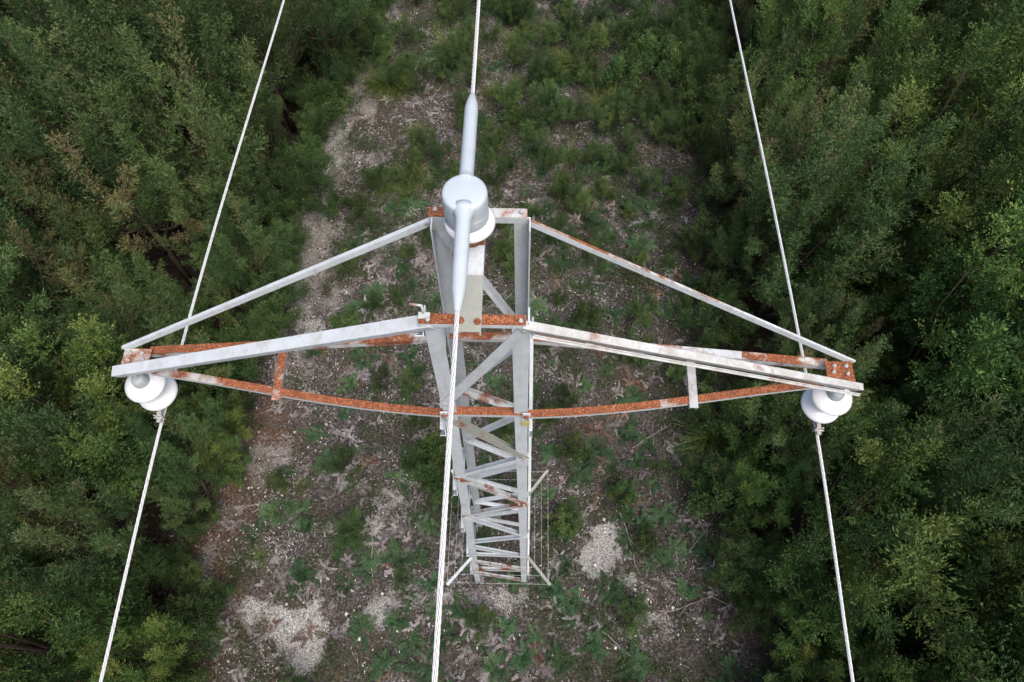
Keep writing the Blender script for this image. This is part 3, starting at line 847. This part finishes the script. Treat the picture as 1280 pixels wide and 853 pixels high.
def brace(face, s0, z0, s1, z1, w=.045, mat=CLEAN, ext=.02, matb=None):
    """a lacing angle on one face; s is the side of the face's two legs; flange lies on the leg, the other turned inwards"""
    fx, fy = face
    def pt(s, z):
        hx, hy = hw(z)
        if fy: return Vector((s * (hx - .02), fy * (hy + .007), z))
        return Vector((fx * (hx + .007), s * (hy - .02), z))
    a, b = pt(s0, z0), pt(s1, z1)
    d = (b - a).normalized()
    out = Vector((fx, fy, 0))
    side = d.cross(out); side = side if side.z > 0 else -side
    mb = MB()
    a = a - side * w / 2 - d * ext; b = b - side * w / 2 + d * ext
    mb.angle(a, b, side, out if fx else -out, w, .005, w2=(.024 if fx > 0 else .04) if fx else None, ma=mat, mb=matb if matb is not None else mat)
    if not (fx or fy > 0):
        for e in (a + d * .03 + side * w / 2, b - d * .03 + side * w / 2):
            mb.box(e + out * .004, .018, .012, .018, DULL)
    o = mb.build('brace', STEEL, tower, BV)
    return o
F, B_, L_, R_ = (0, -1), (0, 1), (-1, 0), (1, 0)
front = [(1, 8.33, -1, 7.36, .062), (-1, 7.12, 1, 6.37, .066), (1, 6.34, -1, 5.86, .055), (-1, 5.80, 1, 5.04, .06), (1, 5.0, -1, 4.52, .05), (-1, 4.45, 1, 3.61, .055), (1, 3.57, -1, 3.18, .05), (-1, 2.92, 1, 2.34, .05), (1, 2.36, -1, 2.42, .045), (-1, 1.88, 1, 1.33, .05), (1, 1.24, -1, 1.27, .05), (-1, .94, 1, .24, .05)]
for i, (a, b, c, d, w) in enumerate(front):
    brace(F, a, b, c, d, w, [CLEAN, DULL, CLEAN, SPOT, SPOT, CLEAN, CLEAN, CLEAN, CLEAN, SPOT, SPOT, SPOT][i])
rear = [(-1, 8.34, 1, 7.24, .038), (1, 7.20, -1, 6.29, .05), (-1, 6.27, 1, 5.77, .05), (1, 5.75, -1, 4.97, .045), (-1, 4.95, 1, 4.13, .045), (1, 4.1, -1, 3.41, .045), (-1, 3.38, 1, 2.67, .045), (1, 2.65, -1, 2.12, .045), (-1, 2.1, 1, 1.6, .045), (1, 1.58, -1, 1.0, .045), (-1, .97, 1, .3, .045)]
for i, (a, b, c, d, w) in enumerate(rear):
    brace(B_, a, b, c, d, w, SPOT if i == 2 else CLEAN)
for fc in (L_, R_):
    zz = [8.28, 7.35, 6.85, 6.1, 5.35, 4.6, 3.85, 3.1, 2.4, 1.7, 1.0, .3]
    for i in range(len(zz) - 1):
        s = -1 if i % 2 == 0 else 1
        brace(fc, s, zz[i] - .03, -s, zz[i + 1] + .03, .05, CLEAN)

# horizontal bars of the head
def bar(name, p0, p1, w, mtop, mfront, w2=None, drop=0.0, aft=1):
    mb = MB()
    mb.angle(Vector(p0), Vector(p1), Y * aft, -Z, w, .006, w2=w2, ma=mtop, mb=mfront)
    return mb.build(name, STEEL, tower, BV)
bar('head_bar', (-.247, -.283, ZU + .004), (.212, -.283, ZU + .004), .05, RUST, CLEAN, .035)
bar('head_bar', (-.240, .262, ZU + .018), (.212, .262, ZU + .018), .05, SPOT, CLEAN, .05)
bar('rust_strip', (-.241, .261, ZU + .0195), (-.150, .261, ZU + .0195), .051, RUST, RUST, .008)
bar('waist_bar', (-.235, -.272, ZL), (.215, -.272, ZL), .05, RUST, CLEAN, .04)
bar('waist_bar', (-.235, .214, ZL), (.235, .214, ZL), .05, PATCH, SPOT, .04)

# the crossarm: four chords to a side, meeting at the tip plates
TIPX = 2.172
for s in (-1, 1):
    arm = [M['clean'], M['spotty'], M['patchy'], M['rust'], M['dull']]
    mb = MB()      # front upper chord
    mb.angle(Vector((s * .20, -.292, ZU - .012)), Vector((s * (TIPX + .02), -.100, 7.275)), Y + Z * .25, -Z + Y * .3, .062 if s < 0 else .040, .006, w2=.05, ma=CLEAN if s < 0 else WEATHER, mb=CLEAN if s < 0 else WEATHER)
    if s > 0:
        mb.angle(Vector((.24, -.30, ZU - .055)), Vector((TIPX, -.112, 7.248)), -Y - Z * .2, Z, .016, .006, ma=WEATHER, mb=WEATHER)
    mb.build('arm_chord', STEEL, tower, BV)
    mb = MB()      # rear upper tie
    pa, pb = Vector((s * .225, .272, ZU - .02)), Vector((s * (TIPX + .01), .080, 7.275))
    for t0, t1, m_ in ((0, .2, CLEAN if s < 0 else PATCH), (.2, .6, CLEAN if s < 0 else SPOT), (.6, 1, CLEAN)):
        mb.angle(pa.lerp(pb, t0), pa.lerp(pb, t1), Y, -Z, .020 if s < 0 else .013, .005, w2=.040, ma=m_, mb=CLEAN)
    mb.build('arm_tie', STEEL, tower, BV)
    mb = MB()      # lower chord in front
    n = 12
    pts = [Vector((s * (.215 + (1.99 - .215) * t), -.285 + (.225) * t - .045 * math.sin(math.pi * t) * (1 - t), ZL + .004 + .012 * t)) for t in np.linspace(0, 1, n)]
    for p0, p1 in zip(pts[:-1], pts[1:]):
        t = (abs(p0.x) - .2) / 1.8
        top = RUST if (s < 0 and t < .46) or (s > 0 and (t < .4 or t > .5)) else PATCH
        mb.angle(p0, p1, Y, -Z, .045, .005, w2=.03, ma=top, mb=CLEAN)
    mb.build('arm_chord', STEEL, tower)
    mb = MB()      # lower chord behind
    p0, p1 = Vector((s * .235, .212, ZL + .004)), Vector((s * 2.03, .066, ZL + .020))
    cut = [0, .25, .55, 1.0] if s < 0 else [0, .2, .72, 1.0]
    tops = [SPOT, PATCH, RUST] if s < 0 else [RUST, SPOT, PATCH]
    for t0, t1, m_ in zip(cut[:-1], cut[1:], tops):
        mb.angle(p0.lerp(p1, t0), p0.lerp(p1, t1), Y, -Z, .05, .005, ma=m_, mb=SPOT)
    mb.build('arm_chord', STEEL, tower, 0)
    # spacer between the lower chords
    mb = MB()
    sx = -1.20 if s < 0 else 1.185
    mb.angle(Vector((sx, -.21, ZL + .016)), Vector((sx + s * .01, .17, ZL + .018)), X * s, -Z, .05, .006, ma=PATCH if s < 0 else WEATHER, mb=DULL, w2=.03)
    mb.build('spacer', STEEL, tower, BV)
    # end plate with bolts
    mb = MB()
    mb.box((s * 2.075, .005, 7.274), .160, .150, .008, RUST if s > 0 else PATCH)
    mb.box((s * 2.155, -.008, 7.232), .010, .135, .072, PATCH)
    pl = mb.build('end_plate', STEEL, tower, .001)
    for (bx, by) in ((2.10, .05), (2.10, .0), (2.03, .05), (2.02, .01)):
        b_ = MB(); b_.lathe([(.013, 0), (.013, .009), (.006, .010), (.006, .020)], 6, 0, (s * (bx + .015), by, 7.278)); b_.build('bolt', M['bolt'], pl)
    # hanger eye below the tip
    mb = MB(); mb.tube([(s * 2.10, -.055, 7.235), (s * 2.10, -.06, 7.19), (s * 2.10, -.062, 7.14)], .011, 8)
    mb.build('hanger', M['bolt'], tower)

# centre bracket: channel lying on both head bars
mb = MB()
y0, y1 = -.335, .26
mb.prism(Vector((-.028, y0, ZU + .030)), Vector((-.028, -.06, ZU + .030)), X, Z, -.052, .052, 0, .007, DULL)
mb.prism(Vector((-.028, -.0595, ZU + .030)), Vector((-.028, .095, ZU + .030)), X, Z, -.052, .052, 0, .007, CLEAN)
mb.prism(Vector((-.028, .0955, ZU + .030)), Vector((-.028, y1, ZU + .030)), X, Z, -.052, .052, 0, .007, PATCH)
mb.prism(Vector((-.028, y0, ZU + .0295)), Vector((-.028, y1, ZU + .0295)), X, Z, -.052, -.045, -.028, 0, CLEAN)
mb.prism(Vector((-.028, y0, ZU + .0295)), Vector((-.028, y1, ZU + .0295)), X, Z, .045, .052, -.028, 0, CLEAN)
ch = mb.build('mounting_channel', STEEL, tower, BV)
for (bx, by) in ((-.062, -.285), (.008, -.290)):
    b_ = MB(); b_.lathe([(.015, 0), (.015, .011), (.008, .012), (.008, .024)], 6, 0, (bx, by, ZU + .037)); b_.build('bolt', M['rust'], ch)
# bolts at the head and the waist
for (bx, by, bz) in ((-.205, -.270, ZU + .012), (.19, -.268, ZU + .012), (-.21, .29, ZU + .026), (.185, .285, ZU + .026)):
    b_ = MB(); b_.lathe([(.011, 0), (.011, .009), (.006, .010), (.006, .018)], 6, 0, (bx, by, bz)); b_.build('bolt', M['bolt'], tower)
for sx in (-1, 1):
    mb = MB(); mb.box((sx * .238, -.276, ZL - .005), .045, .008, .10, CLEAN); g = mb.build('gusset', STEEL, tower, BV)
    b_ = MB(); b_.tube([(sx * .238, -.277, ZL + .008), (sx * .238, -.296, ZL + .008)], .012, 6); b_.build('bolt', M['rust'], g)
# small bent step iron on the left end of the front bar
mb = MB(); mb.tube([(-.225, -.24, ZU + .01), (-.228, -.235, ZU + .075), (-.275, -.232, ZU + .080)], .006, 6)
mb.box((-.222, -.25, ZU + .013), .05, .03, .006); mb.build('step_iron', M['spotty'], tower)
# faded yellow marker on the front right leg
mb = MB(); mb.box((.2365, -.2685, 7.06), .050, .003, .085); mb.build('marker_tag', M['yellow'], tower)

# anti-climbing guard: four outriggers and three rounds of barbed wire
ZG = 2.30
ends = {}
for sx in (-1, 1):
    for sy in (-1, 1):
        a = corner(sx, sy, ZG)
        e = a + Vector((sx * .27, sy * .33, .10))
        ends[(sx, sy)] = (a, e)
        mb = MB(); mb.angle(a, e, Vector((-sy, sx, 0)), -Z, .035, .004, ma=DULL if sx > 0 else CLEAN, mb=DULL if sx > 0 else CLEAN); mb.build('guard_outrigger', STEEL, tower, BV)
order = [(-1, -1), (1, -1), (1, 1), (-1, 1)]
for t in (.35, .65, .95):
    mb = MB()
    P = [ends[k][0].lerp(ends[k][1], t) + Z * .012 for k in order]
    for i in range(4):
        p, q = P[i], P[(i + 1) % 4]
        mb.tube([p, p.lerp(q, .5) - Z * .015, q], .0012, 5)
        n = int((q - p).length / .11)
        for k in range(1, n):
            c = p.lerp(q, k / n) - Z * .012
            for _ in range(2):
                d = Vector((random.gauss(0, 1), random.gauss(0, 1), random.gauss(0, 1))).normalized() * .016
                mb.tube([c - d, c + d], .0012, 3)
    mb.build('barbed_wire', M['wire'], tower)

# ------------------------------------------------------------------ insulators, conductors, cover
def disc(mb, z, mi=0):
    """one cap-and-pin shed, top at z"""
    prof = [(.030, z), (.060, z - .012), (.092, z - .022), (.116, z - .040), (.124, z - .053), (.1235, z - .061), (.116, z - .064), (.106, z - .055), (.09, z - .060), (.07, z - .05), (.03, z - .06)]
    mb.lathe(prof, 40, mi)
for s, side in ((-1, 'left'), (1, 'right')):
    r = empty('suspension_insulator', (0, 0, 0), 0)
    r.matrix_world = Matrix.Translation((TCX, TCY, 0)) @ Matrix.Rotation(YAW, 4, 'Z') @ Matrix.Translation((s * 2.10, -.066, 7.20))
    r.rotation_euler.rotate_axis('X', 0.04)
    tag(r, f'white two-disc insulator hanging from the {side} tip of the crossarm', 'insulator', 'insulators hanging from the crossarm tips')
    for z in (-.075, -.235):
        mb = MB(); disc(mb, z); d_ = mb.build('porcelain_disc', M['porcelain'], r)
        mb = MB(); mb.lathe([(.020, z + .055), (.034, z + .050), (.044, z + .030), (.050, z + .004), (.050, z - .014)], 24); mb.build('cap', M['cap'], r)
        mb = MB(); mb.lathe([(.011, z - .11), (.011, z - .03)], 10); mb.build('pin', M['bolt'], r)
    # suspension clamp
    mb = MB()
    mb.box((0, -.0, -.372), .024, .27, .026)
    mb.box((0, -.145, -.385), .026, .05, .018); mb.box((0, .145, -.385), .026, .05, .018)
    mb.tube([(-.019, -.135, -.345), (-.019, -.135, -.425), (.019, -.135, -.425), (.019, -.135, -.345)], .005, 6)
    mb.tube([(-.019, .135, -.345), (-.019, .135, -.425), (.019, .135, -.425), (.019, .135, -.345)], .005, 6)
    mb.tube([(-.03, -.145, -.372), (.03, -.145, -.372)], .006, 6)
    mb.build('clamp', M['bolt'], r)

# post insulator of the middle conductor
post = empty('post_insulator')
PB = Vector((-.036, .130, ZU + .0372)); PT = Vector((-.048, .150, 8.70))
post.matrix_world = Matrix.Translation((TCX, TCY, 0)) @ Matrix.Rotation(YAW, 4, 'Z') @ Matrix.Translation(PB)
tag(post, 'white ribbed post insulator standing on the channel at the pylon head', 'insulator')
mb = MB(); mb.lathe([(.050, 0), (.050, .03), (.035, .034), (.035, .06)], 24); mb.build('base_fitting', M['patchy'], post)
mb = MB()
mb.lathe([(.04, .055), (.045, .065), (.050, .100), (.104, .113), (.110, .121), (.110, .131), (.102, .141), (.060, .146), (.055, .149), (.06, .155), (.06, .160), (.06, .165), (.06, .17), (.055, .18), (.07, .195), (.072, .20), (.07, .215), (.05, .24)], 40)
mb.build('porcelain_body', M['porcelain'], post)

def local(x, y, z):
    c, s = math.cos(YAW), math.sin(YAW)
    return Vector((TCX + c * x - s * y, TCY + s * x + c * y, z))
def curve_pts(keys, step):
    """smooth line through (along, height) keys"""
    ys = np.array([k[0] for k in keys]); zs = np.array([k[1] for k in keys])
    n = int((ys[-1] - ys[0]) / step) + 1
    yy = np.linspace(ys[0], ys[-1], n)
    co = np.polyfit(ys, zs, min(3, len(keys) - 1)) if len(keys) <= 4 else None
    if co is not None: return yy, np.polyval(co, yy)
    h = np.gradient(zs, ys)
    out = np.zeros(n)
    for i, v in enumerate(yy):
        k = min(max(np.searchsorted(ys, v) - 1, 0), len(ys) - 2)
        d = ys[k + 1] - ys[k]; t = (v - ys[k]) / d
        out[i] = (2 * t ** 3 - 3 * t ** 2 + 1) * zs[k] + (t ** 3 - 2 * t ** 2 + t) * d * h[k] + (-2 * t ** 3 + 3 * t ** 2) * zs[k + 1] + (t ** 3 - t ** 2) * d * h[k + 1]
    return yy, out

def conductor(lx, keys, dia, label, lay, lxf=None):
    yy, zz = curve_pts(keys, .018)
    rs = dia * .148; rc = dia / 2 - rs
    near = (yy > -2.6) & (yy < 7.5)
    mb = MB()
    ctr = [local(lxf(y) if lxf else lx, y, z) for y, z in zip(yy, zz)]
    idx = np.where(near)[0]
    mb.tube([ctr[i] for i in idx[::4]] + [ctr[idx[-1]]], rc * 0.9, 6, 1)
    for k in range(6):
        pts = []
        for i in idx:
            a = 2 * math.pi * (yy[i] / lay + k / 6)
            pts.append(ctr[i] + Vector((math.cos(a) * rc, 0, math.sin(a) * rc)))
        mb.tube(pts, rs, 5, 0, True)
    for part in (range(0, idx[0] + 1, 12), range(idx[-1], len(yy), 12)):
        part = list(part)
        mb.tube([ctr[i] for i in part], dia * .5, 6)
    o = mb.build('conductor', [M['wire'], M['core']])
    tag(o, label, 'conductor', 'stranded conductors of the line')
    return o
conductor(-2.10, [(-14, 6.35), (-6, 6.56), (-1.71, 6.725), (-.1, 6.775), (.36, 6.766), (4.1, 6.512), (12, 6.0), (30, 5.2)], .020, 'left white stranded wire clamped below the left disc insulator', .24)
conductor(2.10, [(-14, 6.15), (-6, 6.46), (-1.63, 6.672), (-.12, 6.785), (.33, 6.782), (4.0, 6.625), (12, 6.2), (30, 5.5)], .020, 'right white stranded wire clamped below the right disc insulator', .24)
conductor(-.05, [(-14, 8.4), (-6, 8.64), (-1.64, 8.715), (-.37, 8.712), (.15, 8.68), (.73, 8.622), (1.44, 8.59), (4, 8.47), (12, 8.15), (30, 7.6)], .0195, 'middle white stranded wire running out of the grey insulator cover', .17)

cov = empty('conductor_cover')
cov.matrix_world = Matrix.Translation((TCX, TCY, 0)) @ Matrix.Rotation(YAW, 4, 'Z') @ Matrix.Translation((-.05, .15, 8.68))
tag(cov, 'blue-grey moulded cover over the middle wire and its post insulator', 'insulator cover')
mb = MB()
mb.lathe([(.090, -.122), (.096, -.119), (.095, -.06), (.095, .0), (.0945, .030), (.092, .039), (.086, .0445), (.076, .047), (.0, .049)], 48); mb.build('cap', M['cover'], cov)
mb = MB(); mb.tube([(0, -.06, .008), (0, -.085, .012), (0, -.10, .016), (0, -.13, .018), (0, -.40, .026), (0, -.46, .028), (0, -.535, .030), (0, -.545, .030)], [.052, .046, .036, .031, .030, .027, .015, .013], 24); mb.build('sleeve', M['cover'], cov)
mb = MB(); mb.tube([(0, .06, .004), (0, .085, .0), (0, .10, -.003), (0, .13, -.006), (0, .52, -.046), (0, .565, -.052), (0, .62, -.058), (0, .63, -.060)], [.052, .046, .036, .031, .031, .028, .016, .014], 24); mb.build('sleeve', M['cover'], cov)
